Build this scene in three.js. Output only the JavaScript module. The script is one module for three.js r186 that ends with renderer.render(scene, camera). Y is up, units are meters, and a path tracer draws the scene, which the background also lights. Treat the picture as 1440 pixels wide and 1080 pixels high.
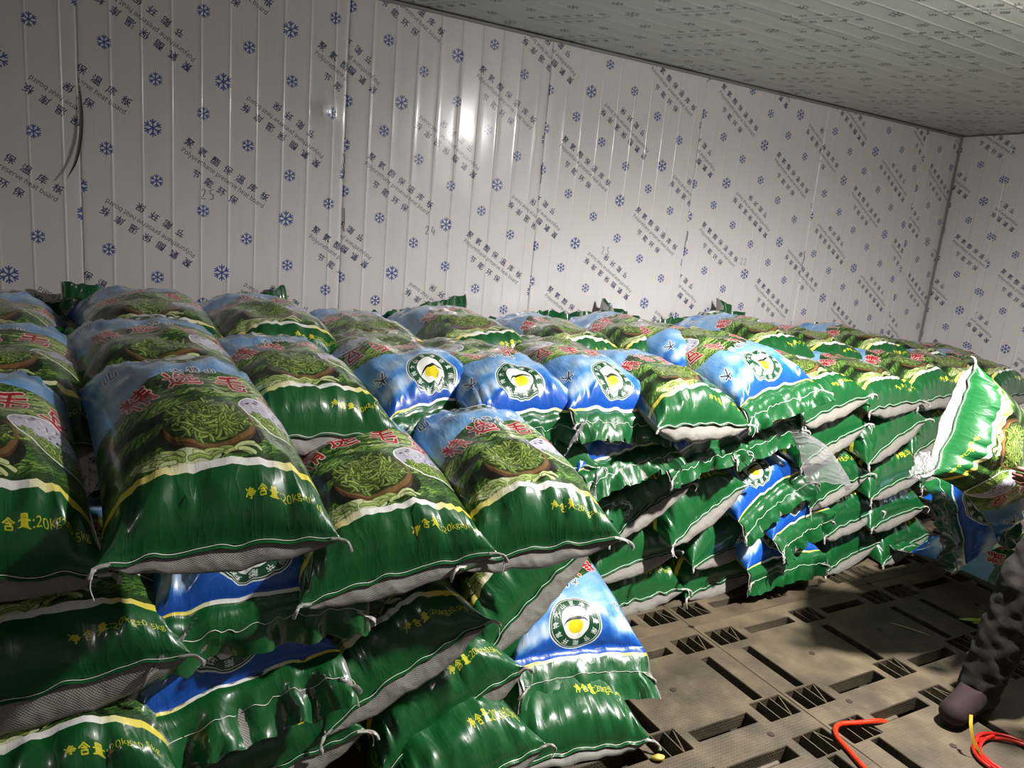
import * as THREE from 'three';
import { mergeGeometries } from 'three/addons/utils/BufferGeometryUtils.js';
import { RoundedBoxGeometry } from 'three/addons/geometries/RoundedBoxGeometry.js';
import { MarchingCubes } from 'three/addons/objects/MarchingCubes.js';
import { createNoise2D, createNoise3D } from 'simplex-noise';

// ---------------------------------------------------------------- camera, light, exposure
const scene = new THREE.Scene();
scene.background = new THREE.Color(0x000000);
const camera = new THREE.PerspectiveCamera(54.79, 1440 / 1080, 0.05, 40);
camera.position.set(0, 1.55, 3.3245);
camera.rotation.order = 'YXZ';
camera.rotation.set(-0.2124, -0.5186, 0.0932);
scene.add(camera);
const renderer = new THREE.WebGLRenderer({ antialias: true });
renderer.toneMapping = THREE.LinearToneMapping;
renderer.toneMappingExposure = 1.0;
renderer.shadowMap.enabled = true;
const LAMP = [2.62, 2.27, 2.35], LAMP_POWER = 1.1, LAMP_DOWN = 47;      // bare bulb under the ceiling, just outside the frame
const LAMP_B = [-1.6, 2.27, 4.6], LAMP_B_POWER = 0.2, LAMP_B_DOWN = 0.6;     // weaker bulb in the rear of the store

// ---------------------------------------------------------------- helpers
function mulberry(a) { return () => { a = (a + 0x6d2b79f5) | 0; let t = Math.imul(a ^ (a >>> 15), 1 | a); t = (t + Math.imul(t ^ (t >>> 7), 61 | t)) ^ t; return ((t ^ (t >>> 14)) >>> 0) / 4294967296; }; }
const n2 = createNoise2D(mulberry(11)), n3 = createNoise3D(mulberry(12));
const V = (x, y, z) => new THREE.Vector3(x, y, z);
const clamp = (x, a, b) => Math.min(b, Math.max(a, x));
const smooth = (a, b, x) => { const t = clamp((x - a) / (b - a), 0, 1); return t * t * (3 - 2 * t); };
const used = new Map();
function numbered(name) { const k = used.get(name) || 0; used.set(name, k + 1); return k ? name + '_' + String(k).padStart(3, '0') : name; }
function mesh(name, geo, mat, parent) { const m = new THREE.Mesh(geo, mat); m.name = parent === scene ? numbered(name) : name; m.castShadow = m.receiveShadow = true; parent.add(m); return m; }
function thing(name, label, category, group) { const g = new THREE.Group(); g.name = numbered(name); tag(g, label, category, group); scene.add(g); return g; }
function tag(o, label, category, group) { o.userData.label = label; o.userData.category = category; if (group) o.userData.group = group; return o; }
function structure(o, label) { o.userData.kind = 'structure'; if (label) o.userData.label = label; return o; }
function box(w, h, d, x, y, z) { const g = new THREE.BoxGeometry(w, h, d); g.translate(x, y, z); return g; }
function tube(pts, r, seg = 24, rad = 6, closed = false) { return new THREE.TubeGeometry(new THREE.CatmullRomCurve3(pts, closed), seg, r, rad, closed); }
function canvas(w, h) { const c = document.createElement('canvas'); c.width = w; c.height = h; return [c, c.getContext('2d')]; }
function canvasTexture(c, srgb = true) { const t = new THREE.CanvasTexture(c); if (srgb) t.colorSpace = THREE.SRGBColorSpace; t.wrapS = t.wrapT = THREE.RepeatWrapping; return t; }
function dataTexture(n, f, srgb = false) {   // f(x, y) in 0..1 -> grey or [r, g, b]; both directions tile
  const d = new Uint8Array(n * n * 4);
  for (let y = 0; y < n; y++) for (let x = 0; x < n; x++) {
    const v = f(x / n, y / n), o = (y * n + x) * 4, a = Array.isArray(v) ? v : [v, v, v];
    for (let c = 0; c < 3; c++) d[o + c] = clamp(a[c], 0, 1) * 255;
    d[o + 3] = 255;
  }
  const t = new THREE.DataTexture(d, n, n); t.magFilter = THREE.LinearFilter; t.minFilter = THREE.LinearFilter; t.wrapS = t.wrapT = THREE.RepeatWrapping;
  if (srgb) t.colorSpace = THREE.SRGBColorSpace; t.needsUpdate = true; return t;
}
const TAU = Math.PI * 2;
const n4 = (x, y, f, k = 0) => { // tiling noise: the square wrapped on a torus, seen through two 3-D noises
  const a = x * TAU, b = y * TAU, r = f / TAU;
  return n3(Math.cos(a) * r + k, Math.sin(a) * r, Math.cos(b) * r + Math.sin(b) * 0.37) * 0.6 + n3(Math.sin(b) * r + k, Math.cos(b) * r, Math.sin(a) * r * 0.8 + Math.cos(a) * r) * 0.6;
};

// ---------------------------------------------------------------- written characters as pen strokes on a 100 x 100 square
const GLYPH = {
  '精': '15,15 22,28|40,12 33,28|6,38 46,38|26,8 26,95|25,42 6,70|28,42 46,62|55,18 95,18|58,32 92,32|50,46 98,46|75,6 75,46|60,56 60,80 54,96|60,56 90,56 90,92 82,92|61,68 89,68|61,80 89,80',
  '选': '12,10 20,22|6,40 22,40 22,70 10,84|22,72 34,88 96,92|48,10 40,30|42,24 88,24|66,6 66,46|34,46 96,46|54,46 50,64 36,78|72,46 72,74 92,74 92,64',
  '毛': '76,10 20,24|14,44 86,34|8,66 94,56|46,20 46,82 54,90 90,88 92,72',
  '豆': '12,12 88,12|24,28 76,28 76,52 24,52 24,28|34,62 42,78|68,60 58,78|6,90 94,90',
  '净': '8,20 18,32|6,84 20,56|50,6 32,30|46,18 76,18 64,32|36,34 84,34 84,64 36,64|26,48 98,48|60,34 60,90 48,86',
  '含': '50,4 6,42|50,4 94,42|44,26 56,34|28,44 72,44 56,62|24,64 76,64 76,94 24,94 24,64',
  '量': '26,6 74,6 74,36 26,36 26,6|26,20 74,20|6,44 94,44|26,52 74,52 74,76 26,76 26,52|26,64 74,64|50,52 50,96|20,86 80,86|4,97 96,97',
  '聚': '8,10 54,10|18,10 18,44|42,10 42,52|18,22 42,22|18,33 42,33|6,46 54,42|58,14 92,14 60,50|62,20 94,50|70,54 20,60|48,58 48,98|28,64 28,84 8,96|30,74 12,78|48,74 80,66|52,72 90,96',
  '氨': '26,4 8,30|22,16 90,16|24,28 80,28|10,40 78,40 80,84 96,90 96,74|14,54 60,54|36,44 36,54|34,58 22,76 56,98|50,58 40,82 14,98|10,70 66,70',
  '酯': '6,12 48,12|10,28 44,28 44,94 10,94 10,28|22,12 20,54|32,12 32,50 44,50|10,74 44,74|58,8 58,36 94,36 94,26|90,12 60,24|60,50 92,50 92,94 60,94 60,50|60,72 92,72',
  '保': '24,4 6,44|18,32 18,98|40,10 86,10 86,36 40,36 40,10|30,52 98,52|62,36 62,98|60,54 34,86|64,54 94,86',
  '温': '10,10 20,22|4,38 16,48|6,94 22,64|40,8 84,8 84,46 40,46 40,8|40,27 84,27|36,58 90,58 90,92|36,58 36,92|54,58 54,92|72,58 72,92|26,94 98,94',
  '库': '50,2 54,14|14,18 94,18|14,18 14,60 4,96|30,36 86,36|52,24 34,56 84,56|60,46 60,98|22,76 94,76',
  '板': '4,28 42,28|24,4 24,98|22,34 4,66|26,40 42,58|90,8 54,18|54,18 54,56 44,94|56,42 88,42 52,96|60,52 96,94',
  '节': '6,20 94,20|32,6 32,34|68,6 68,34|14,48 80,48 80,76 68,76|46,48 46,98',
  '能': '26,4 8,28 44,26|34,14 46,32|12,44 12,96|12,44 42,44 42,96|12,60 42,60|12,76 42,76|56,8 56,40 92,40 92,30|88,14 58,26|56,54 56,94 92,94 92,80|88,62 58,74',
  '环': '6,14 44,14|8,46 42,46|4,84 46,76|25,14 25,80|50,14 98,14|76,14 48,60|72,32 72,98|78,44 96,64',
  '特': '14,14 6,36|10,28 42,28|26,4 26,98|4,64 44,54|50,20 94,20|72,4 72,38|44,38 98,38|46,56 98,56|82,44 82,94 70,90|56,66 64,78',
  '大': '8,36 92,36|50,6 48,44 8,96|52,44 94,96',
  '山': '50,8 50,86|14,36 14,88 86,88|86,36 86,90',
};
function strokes(c, g, x, y, s) {   // path of one character with its top left corner at x, y
  for (const part of GLYPH[g].split('|')) part.split(' ').forEach((p, i) => { const [a, b] = p.split(',').map(Number); if (i) c.lineTo(x + a * s / 100, y + b * s / 100); else c.moveTo(x + a * s / 100, y + b * s / 100); });
}
function han(c, g, x, y, s, color, width) { c.beginPath(); strokes(c, g, x, y, s); c.lineCap = 'round'; c.lineJoin = 'round'; c.lineWidth = width; c.strokeStyle = color; c.stroke(); }

// ---------------------------------------------------------------- printed film of the insulation panels (1.28 m x 0.755 m, repeats upwards)
const FILM_W = 1.28, FILM_H = 0.755, FPX = 1500;
function filmCanvas(ink, flake, base) {
  const W = Math.round(FILM_W * FPX), H = Math.round(FILM_H * FPX), [cv, c] = canvas(W, H), rnd = mulberry(5);
  c.fillStyle = base; c.fillRect(0, 0, W, H);
  for (let i = 0; i < 500; i++) { c.strokeStyle = `rgba(${rnd() < 0.5 ? '255,255,255' : '90,90,90'},${0.03 + rnd() * 0.05})`; c.lineWidth = 1 + rnd() * 2; const x = rnd() * W, y = rnd() * H, l = rnd() * 200; c.beginPath(); c.moveTo(x, y); c.lineTo(x + rnd() * 10 - 5, y + l); c.stroke(); }
  const at = (x, y) => [x * FPX, H - y * FPX];
  const block = (x, y, turned) => {
    c.save(); const [px, py] = at(x, y); c.translate(px, py); c.rotate(Math.atan2(0.526, 0.851) + (turned ? Math.PI : 0)); c.scale(FPX, FPX);
    [...'聚氨酯保温库板'].forEach((g, i) => han(c, g, i * 0.057 - 0.016, -0.016, 0.033, ink, 0.0034));
    [...'节能环保'].forEach((g, i) => han(c, g, 0.083 + i * 0.0555 - 0.016, 0.071, 0.033, ink, 0.0034));
    c.scale(0.001, 0.001); c.fillStyle = ink; c.font = '26px sans-serif'; c.textBaseline = 'middle';
    const text = 'Polyurethane preserve heat board', k = 372 / c.measureText(text).width; c.scale(k, 1); c.fillText(text, -10 / k, 39); c.restore();
  };
  const snow = (x, y, r) => {
    const [px, py] = at(x, y); c.save(); c.translate(px, py); c.strokeStyle = flake; c.lineCap = 'round'; c.lineWidth = r * FPX * 0.16;
    for (let k = 0; k < 6; k++) { c.rotate(Math.PI / 3); const R = r * FPX; c.beginPath(); c.moveTo(0, 0); c.lineTo(0, -R); c.moveTo(-R * 0.3, -R * 0.86); c.lineTo(0, -R * 0.55); c.lineTo(R * 0.3, -R * 0.86); c.stroke(); }
    c.restore();
  };
  for (let i = -2; i < 4; i++) for (let j = -3; j < 5; j++) {
    const x = 0.378 + 0.511 * i, y = 0.237 - 0.302 * i + 0.755 * j;
    block(x, y, false); block(x + 0.501, y - 0.022, true);
    snow(x - 0.131, y + 0.037, 0.031); snow(x + 0.124, y + 0.247, 0.031);
    for (let k = 0; k < 3; k++) for (let l = 0; l < 2; l++) snow(x - 0.12 + 0.1703 * k, y + 0.217 - 0.1007 * k + 0.3775 * l, 0.024);
  }
  return cv;
}
const filmTex = canvasTexture(filmCanvas('#3d4468', '#3f5799', '#e2dddb'));
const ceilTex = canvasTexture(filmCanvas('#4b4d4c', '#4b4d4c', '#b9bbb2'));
const dust = dataTexture(256, (x, y) => 0.5 + 0.28 * n4(x, y, 3) + 0.22 * n4(x, y, 11, 5));
const wallMat = new THREE.MeshPhysicalMaterial({ map: filmTex, roughness: 0.34, clearcoat: 0.55, clearcoatRoughness: 0.16, bumpMap: dust, bumpScale: 0.0004 });
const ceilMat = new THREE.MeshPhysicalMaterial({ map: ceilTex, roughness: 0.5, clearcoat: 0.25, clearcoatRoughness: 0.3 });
const plainMat = new THREE.MeshStandardMaterial({ color: 0x8f8c88, roughness: 0.5 });
const greyFilm = new THREE.MeshStandardMaterial({ color: 0x55534f, roughness: 0.5, side: THREE.DoubleSide });
const pencilMat = new THREE.MeshStandardMaterial({ color: 0x6f6a70, roughness: 0.8, side: THREE.DoubleSide });

// ---------------------------------------------------------------- the room
const X0 = -3.05, X1 = 5.35, Z1 = 6.0, H = 2.43;
// one ribbed sheet: across 0..w, up 0..h, ribs every 0.105 m; dents are [across, up, radius, depth]
function panelGeometry(w, h, su, sv, seed, dents = [], fine = 40, amp = 0.0011) {
  const xs = [0, 0.003, 0.006];
  for (let r = 0.105; r < w - 0.02; r += 0.105) xs.push(r - 0.052, r - 0.03, r - 0.007, r - 0.0035, r, r + 0.0035, r + 0.007);
  xs.push(w - 0.05, w - 0.006, w - 0.003, w);
  if (dents.length) for (let x = 0.02; x < w; x += 0.02) if (!xs.some((a) => Math.abs(a - x) < 0.004)) xs.push(x);
  xs.sort((a, b) => a - b);
  const pos = [], uv = [], idx = [], nx = xs.length;
  for (let j = 0; j <= fine; j++) for (const x of xs) {
    const y = (j / fine) * h, k = Math.abs(((x + 0.0525) % 0.105) - 0.0525);
    let d = x > 0.02 && x < w - 0.02 ? 0.0028 * smooth(0.007, 0, k) : 0;
    d -= 0.006 * smooth(0.006, 0, Math.min(x, w - x));
    d += amp * (n2(x * 3 + seed * 7, y * 1.3) + 0.5 * n2(x * 6, y * 4 + seed));
    for (const [a, b, r, e] of dents) { const q = ((x - a) ** 2 + (y - b) ** 2) / (r * r); d += e * Math.exp(-q * 2.2) * (1 + 0.5 * n2(x * 40, y * 40)); }
    pos.push(x, y, d); uv.push((x + su) / FILM_W, (y + sv) / FILM_H);
  }
  for (let j = 0; j < fine; j++) for (let i = 0; i < nx - 1; i++) { const a = j * nx + i; idx.push(a, a + 1, a + nx, a + 1, a + nx + 1, a + nx); }
  const g = new THREE.BufferGeometry();
  g.setAttribute('position', new THREE.Float32BufferAttribute(pos, 3)); g.setAttribute('uv', new THREE.Float32BufferAttribute(uv, 2)); g.setIndex(idx); g.computeVertexNormals();
  return g;
}
// back wall: a slab with a panel sheet for each metre in front of it
const backWall = structure(mesh('wall_back', box(X1 - X0, H + 0.5, 0.1, (X0 + X1) / 2, H / 2 - 0.1, -0.065), plainMat, scene));
{
  // [left edge, print shift across, print shift up]
  const list = [[-2.05, 0, 0.31], [-1.05, 0.254, 0.497], [-0.05, 0, 0], [0.95, 0.254, 0], [1.95, 0.254, 0], [2.95, 0.254, 0], [3.95, 0, 0], [4.95, 0.254, 0.3]];
  // the print starts at another height on each panel
  const up = { '0.95': -0.035, '1.95': -0.24, '2.95': 0.103, '3.95': -0.228 };
  list.forEach(([x, su, sv], i) => {
    const w = Math.min(1, X1 - x);
    const dents = x === -0.05 ? [[0.905, 1.946, 0.07, 0.014]] : x === 3.95 ? [[0.50, 2.07, 0.06, 0.012], [0.66, 2.04, 0.06, 0.010]] : x === 0.95 ? [[0.18, 1.93, 0.03, 0.003]] : [];
    const shift = up[String(x)] ?? sv, g = panelGeometry(w, H, su, shift + 0.755 * 2, i + 1, dents, dents.length ? 120 : 40);
    g.translate(x, 0, 0.002);
    const m = mesh('panel', g, wallMat, backWall);
    const written = { '-0.05': ['25', 0.42, 1.53], '0.95': ['24', 0.4, 1.46], '1.95': ['23', 0.42, 1.43], '2.95': ['22', 0.45, 1.43] }[String(x)];
    if (written) {   // pencilled panel number
      const D = { 2: '10,25 30,5 60,15 50,50 8,92 70,88', 3: '10,12 55,8 30,42 60,60 45,90 8,88', 4: '30,5 8,60 75,58|55,30 50,98', 5: '70,6 22,8 18,42 58,48 52,86 10,90' }, parts = [];
      [...written[0]].forEach((ch, k) => D[ch].split('|').forEach((s) => { const pts = s.split(' ').map((p) => { const [a, b] = p.split(',').map(Number); return V(x + written[1] + k * 0.032 + a * 0.00026, written[2] + 0.045 - b * 0.00045, 0.0045); }); parts.push(tube(pts, 0.0009, 20, 4)); }));
      mesh('pencilled_number', mergeGeometries(parts), pencilMat, m);
    }
  });
  // strip of film peeling off beside the first seam
  const pts = [[0.0, 0], [0.004, -0.1], [-0.004, -0.2], [-0.022, -0.28], [-0.05, -0.34]].map(([a, b]) => V(-0.045 + a, 1.9 + b, 0.012)), curve = new THREE.CatmullRomCurve3(pts), g = new THREE.PlaneGeometry(1, 1, 2, 30), p = g.attributes.position;
  for (let i = 0; i < p.count; i++) { const t = clamp(0.5 - p.getY(i), 0, 1), q = curve.getPoint(t), w = 0.013 * Math.sin(Math.PI * clamp(t * 0.9 + 0.06, 0, 1)); p.setXYZ(i, q.x + p.getX(i) * w, q.y, q.z + Math.abs(p.getX(i)) * 0.014 * t + 0.02 * t * t); }
  g.computeVertexNormals(); mesh('peeling_film', g, greyFilm, backWall).userData.label = 'dark strip of film peeling off at the panel seam';
  for (const [x, y, s] of [[0.95, 1.78, 1], [1.95, 1.86, 2], [2.95, 1.6, 3], [0.96, 1.55, 4], [3.95, 1.55, 5]]) { // torn scraps of film along the seams
    const q = []; for (let k = 0; k < 7; k++) q.push(V(x + 0.008 * n2(s, k), y - k * 0.017, 0.008 + 0.004 * n2(k, s)));
    mesh('film_scrap', tube(q, 0.0018, 18, 4), greyFilm, backWall);
  }
}
// right wall, seen as a narrow strip
const rightWall = structure(mesh('wall_right', box(0.1, H + 0.5, Z1, X1 + 0.062, H / 2 - 0.1, Z1 / 2), plainMat, scene));
for (let k = 0; k < 6; k++) {
  const w = k ? 1 : 0.36, z = k ? 0.36 + (k - 1) : 0, g = panelGeometry(Math.min(w, Z1 - z), H, 0.254, k * 0.21, 20 + k);
  g.rotateY(-Math.PI / 2); g.translate(X1 - 0.002, 0, z); mesh('panel', g, wallMat, rightWall);
}
const leftWall = structure(mesh('wall_left', box(0.1, H + 0.5, Z1, X0 - 0.062, H / 2 - 0.1, Z1 / 2), plainMat, scene));
const frontWall = structure(mesh('wall_front', box(X1 - X0 + 0.2, H + 0.5, 0.1, (X0 + X1) / 2, H / 2 - 0.1, Z1 + 0.05), plainMat, scene));
const ceiling = structure(mesh('ceiling', box(X1 - X0 + 0.2, 0.1, Z1 + 0.2, (X0 + X1) / 2, H + 0.072, Z1 / 2), plainMat, scene));
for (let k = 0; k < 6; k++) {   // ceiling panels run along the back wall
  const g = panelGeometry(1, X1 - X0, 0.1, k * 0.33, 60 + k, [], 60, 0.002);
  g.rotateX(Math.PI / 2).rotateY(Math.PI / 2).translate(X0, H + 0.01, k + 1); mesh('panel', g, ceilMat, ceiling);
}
structure(mesh('trim_1', box(X1 - X0, 0.012, 0.012, (X0 + X1) / 2, H - 0.001, 0.008), plainMat, scene), 'thin sealing strip where back wall meets ceiling');
structure(mesh('trim_2', box(0.014, H, 0.014, X1 - 0.009, H / 2, 0.008), plainMat, scene), 'thin sealing strip in the corner of the two walls');
const floorMat = new THREE.MeshStandardMaterial({ color: 0x2b2824, roughness: 0.9, bumpMap: dust, bumpScale: 0.002 });
structure(mesh('floor', box(X1 - X0, 0.1, Z1, (X0 + X1) / 2, -0.2, Z1 / 2), floorMat, scene));

// ---------------------------------------------------------------- bulbs
function bulb(p, power, down, label) {   // LED bulb: most of its light leaves downwards, a little to the sides
  const t = thing('ceiling_bulb', label, 'lamp'); t.position.set(p[0], p[1], p[2]);
  mesh('glass', new THREE.SphereGeometry(0.042, 24, 16), new THREE.MeshStandardMaterial({ color: 0xffffff, emissive: 0xfffaf7, emissiveIntensity: 60 + power * 110 }), t);
  const top = H - p[1];
  mesh('socket', new THREE.LatheGeometry([[0.0, 0.034], [0.019, 0.034], [0.021, 0.06], [0.03, 0.075], [0.03, top - 0.012], [0.055, top - 0.008], [0.055, top + 0.006], [0, top + 0.006]].map(([a, b]) => new THREE.Vector2(a, b)), 24), new THREE.MeshStandardMaterial({ color: 0xd8d5cf, roughness: 0.5, side: THREE.DoubleSide }), t);
  const l = new THREE.PointLight(0xfffaf7, power); l.castShadow = true; l.shadow.radius = 2; t.add(l);
  const d = new THREE.SpotLight(0xfffaf7, down, 0, Math.PI / 2, 1); d.castShadow = true; d.shadow.radius = 2.5; d.position.y = -0.046; d.target.position.set(0, -1, 0); t.add(d, d.target);
}
bulb(LAMP, LAMP_POWER, LAMP_DOWN, 'bare round bulb in a white socket under the ceiling above the worker');
bulb(LAMP_B, LAMP_B_POWER, LAMP_B_DOWN, 'bare round bulb in a white socket under the ceiling behind the camera');

// ---------------------------------------------------------------- sack print
const PW = 1024, PH = 2048;      // top end of the sack at the top of the picture
function sackPrint() {
  const [cv, c] = canvas(PW, PH), r = mulberry(77), R = (a, b) => a + (b - a) * r();
  const green = '#0d5526';
  c.fillStyle = green; c.fillRect(0, 0, PW, PH);
  c.save(); c.translate(0, 300); c.scale(1, 1.23); c.translate(0, -300);
  // sky
  const y0 = 300, y1 = 820, sky = c.createLinearGradient(0, y0, 0, y1);
  sky.addColorStop(0, '#0a4aa8'); sky.addColorStop(0.3, '#125cbc'); sky.addColorStop(0.55, '#3a80cc'); sky.addColorStop(1, '#7cabd6');
  c.fillStyle = sky; c.fillRect(0, y0, PW, y1 - y0 + 200);
  const puff = (x, y, s, a) => { for (let k = 0; k < 26; k++) { const q = R(0.2, 1) * s, px = x + R(-1.5, 1.5) * s, py = y + R(-0.5, 0.5) * s, g = c.createRadialGradient(px, py, 0, px, py, q); g.addColorStop(0, `rgba(238,243,248,${a})`); g.addColorStop(1, 'rgba(238,243,248,0)'); c.fillStyle = g; c.fillRect(px - q, py - q, 2 * q, 2 * q); } };
  puff(170, 520, 90, 0.32); puff(860, 500, 85, 0.36); puff(420, 640, 110, 0.12); puff(700, 660, 100, 0.14); puff(90, 680, 80, 0.14); puff(930, 620, 60, 0.2);
  for (let k = 0; k < 40; k++) { c.strokeStyle = `rgba(235,242,250,${R(0.03, 0.1)})`; c.lineWidth = R(6, 30); const x = R(-100, PW), y = R(520, 860); c.beginPath(); c.moveTo(x, y); c.quadraticCurveTo(x + 150, y - 60, x + 330, y - R(60, 190)); c.stroke(); }
  // fields: the rim of the hills, then leaves in layers
  c.beginPath(); c.moveTo(0, 1240); c.bezierCurveTo(90, 1130, 150, 900, 400, 800); c.bezierCurveTo(600, 745, 860, 790, PW, 890); c.lineTo(PW, 1500); c.lineTo(0, 1500); c.closePath(); c.fillStyle = '#2b4a1d'; c.fill();
  c.save(); c.clip();
  const tones = ['#1d3317', '#2f5220', '#4a782e', '#678f3a', '#86a94d', '#a0bb60', '#bccf82'];
  for (let k = 0; k < 5200; k++) {
    const x = R(-40, PW + 40), y = R(740, 1500), f = Math.sin(x * 0.008 + y * 0.017) * 0.5 + Math.sin(y * 0.045 + Math.sin(x * 0.006) * 3) * 0.6, t = clamp(Math.floor(2.6 + f * 2.2 + R(-1.4, 1.4)), 0, 6);
    c.strokeStyle = tones[t]; c.lineWidth = R(2, 7); const l = R(14, 46), a = -0.45 + 0.0009 * (x - 500) + R(-0.35, 0.35);
    c.beginPath(); c.moveTo(x, y); c.quadraticCurveTo(x + Math.cos(a) * l * 0.5, y + Math.sin(a) * l * 0.5 - 6, x + Math.cos(a) * l, y + Math.sin(a) * l); c.stroke();
  }
  for (let k = 0; k < 500; k++) { const x = R(560, PW), y = R(840, 1010); c.strokeStyle = tones[4 + Math.floor(R(0, 2.99))]; c.lineWidth = R(3, 8); c.beginPath(); c.moveTo(x, y); c.lineTo(x + R(20, 60), y - R(-8, 22)); c.stroke(); }
  for (let k = 0; k < 14; k++) { c.strokeStyle = 'rgba(14,26,12,.55)'; c.lineWidth = R(8, 26); const y = R(850, 1400); c.beginPath(); c.moveTo(R(-80, 100), y + 90); c.quadraticCurveTo(R(200, 420), y, R(500, 900), y + R(-30, 30)); c.stroke(); }
  c.restore();
  // bowl of pods
  const bx = 0, by = 0, pod = (x, y, l, w, a, col, edge) => { c.save(); c.translate(x, y); c.rotate(a); c.lineCap = 'round'; c.strokeStyle = edge; c.lineWidth = w + 5; c.beginPath(); c.moveTo(-l, 0); c.quadraticCurveTo(0, -l * 0.45, l, 0); c.stroke(); c.strokeStyle = col; c.lineWidth = w; c.stroke(); c.strokeStyle = 'rgba(225,235,150,.45)'; c.lineWidth = w * 0.25; c.beginPath(); c.moveTo(-l * 0.8, -w * 0.22); c.quadraticCurveTo(0, -l * 0.45 - w * 0.2, l * 0.8, -w * 0.22); c.stroke(); c.restore(); };
  c.save(); c.translate(500, 1205); c.scale(0.74, 0.78);
  c.fillStyle = '#131a0c'; c.beginPath(); c.ellipse(bx - 10, by + 92, 300, 150, 0.03, 0, TAU); c.fill();
  c.fillStyle = '#543a20'; c.beginPath(); c.ellipse(bx, by + 26, 262, 190, 0, 0, TAU); c.fill();
  c.fillStyle = '#7a5c34'; c.beginPath(); c.ellipse(bx + 4, by + 8, 258, 178, 0, 0, TAU); c.fill();
  c.fillStyle = '#2c3d16'; c.beginPath(); c.ellipse(bx - 8, by - 8, 247, 166, 0, 0, TAU); c.fill();
  for (let k = 0; k < 170; k++) { const a = R(0, TAU), q = Math.sqrt(r()), x = bx - 6 + Math.cos(a) * q * 205, y = by - 14 + Math.sin(a) * q * 132; pod(x, y, R(28, 54), R(14, 21), R(0, TAU), ['#5f7a30', '#76923e', '#8da552', '#4b6626', '#6c8836'][Math.floor(R(0, 5))], '#1c280b'); }
  c.restore();
  c.fillStyle = '#c9d0a4'; c.beginPath(); c.ellipse(330, 1378, 180, 34, 0.06, 0, TAU); c.fill();
  for (let k = 0; k < 20; k++) pod(R(200, 640), R(1352, 1400), R(26, 44), 15, R(-0.4, 0.4), ['#a9bd70', '#c8d29a', '#8fa755'][k % 3], '#4a5a26');
  // oval inset
  c.save(); c.translate(840, 1140); c.rotate(0.42); c.beginPath(); c.ellipse(0, 0, 190, 105, 0, 0, TAU); c.fillStyle = '#c3c0cf'; c.fill(); c.save(); c.clip();
  for (let k = 0; k < 60; k++) { c.fillStyle = ['#4c4458', '#8a8496', '#e4e2ea'][k % 3]; c.beginPath(); c.ellipse(R(-190, 190), R(-100, 10), R(3, 18), R(2, 7), R(0, 3), 0, TAU); c.fill(); }
  c.rotate(-0.3); c.fillStyle = '#6f8c38'; c.fillRect(-240, 18, 480, 150);
  for (let k = 0; k < 240; k++) { const x = R(-210, 210), y = R(16, 130); pod(x, y, R(8, 18), R(6, 9), R(0, 3), ['#8fae4b', '#a9c265', '#6d8c33'][k % 3], '#3c5220'); }
  c.restore(); c.beginPath(); c.ellipse(0, 0, 190, 105, 0, 0, TAU); c.lineWidth = 9; c.strokeStyle = '#eef0ea'; c.stroke(); c.restore();
  // lower green field with its white to yellow rim
  const band = (y, up, w) => { const g = c.createLinearGradient(0, 0, PW, 0); g.addColorStop(0, '#e9d63a'); g.addColorStop(0.22, '#efe27a'); g.addColorStop(0.4, '#f2f2ec'); g.addColorStop(0.68, '#f2f2ec'); g.addColorStop(0.82, '#efe05c'); g.addColorStop(1, '#e9d63a'); c.strokeStyle = g; c.lineWidth = w * 0.85; c.beginPath(); c.moveTo(-10, y); c.quadraticCurveTo(PW / 2, y - up, PW + 10, y); c.stroke(); };
  c.fillStyle = green; c.beginPath(); c.moveTo(0, 1452); c.quadraticCurveTo(PW / 2, 1392, PW, 1452); c.lineTo(PW, PH); c.lineTo(0, PH); c.fill(); band(1448, 60, 34);
  // net weight
  let x = 580; for (const g of '净含量') { han(c, g, x, 1506, 38, '#d8cf2c', 5); x += 46; }
  c.fillStyle = '#d8cf2c'; c.font = '40px sans-serif'; c.textBaseline = 'alphabetic'; c.fillText(':20kg±0.5kg', x - 4, 1541);
  c.restore();
  // upper green edge with its rim
  c.fillStyle = green; c.fillRect(0, 0, PW, 300); band(304, 0, 26);
  // badge: dark ring, white letters, egg shape with a yolk and a black swoosh
  const lx = 540, ly = 560, rr = 178;
  c.fillStyle = '#e8ece8'; c.beginPath(); c.arc(lx, ly, rr + 8, 0, TAU); c.fill(); c.fillStyle = '#12472a'; c.beginPath(); c.arc(lx, ly, rr, 0, TAU); c.fill();
  c.lineWidth = 4; c.strokeStyle = '#e8ece8'; c.beginPath(); c.arc(lx, ly, rr - 10, 0, TAU); c.stroke();
  for (let k = 0; k < 12; k++) { const a = k / 12 * TAU; c.save(); c.translate(lx + Math.cos(a) * 140, ly + Math.sin(a) * 140); c.rotate(a + Math.PI / 2); han(c, '特大山豆净含量保节能环库'[k], -20, -20, 40, '#dfe6df', 4.5); c.restore(); }
  c.fillStyle = '#f3f4ee'; c.beginPath(); c.moveTo(lx, ly - 112); c.bezierCurveTo(lx + 76, ly - 112, lx + 116, ly + 10, lx + 82, ly + 74); c.bezierCurveTo(lx + 46, ly + 128, lx - 46, ly + 128, lx - 82, ly + 74); c.bezierCurveTo(lx - 116, ly + 10, lx - 76, ly - 112, lx, ly - 112); c.fill();
  c.fillStyle = '#e9d21c'; c.beginPath(); c.ellipse(lx + 4, ly - 22, 52, 50, 0, 0, TAU); c.fill();
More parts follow.
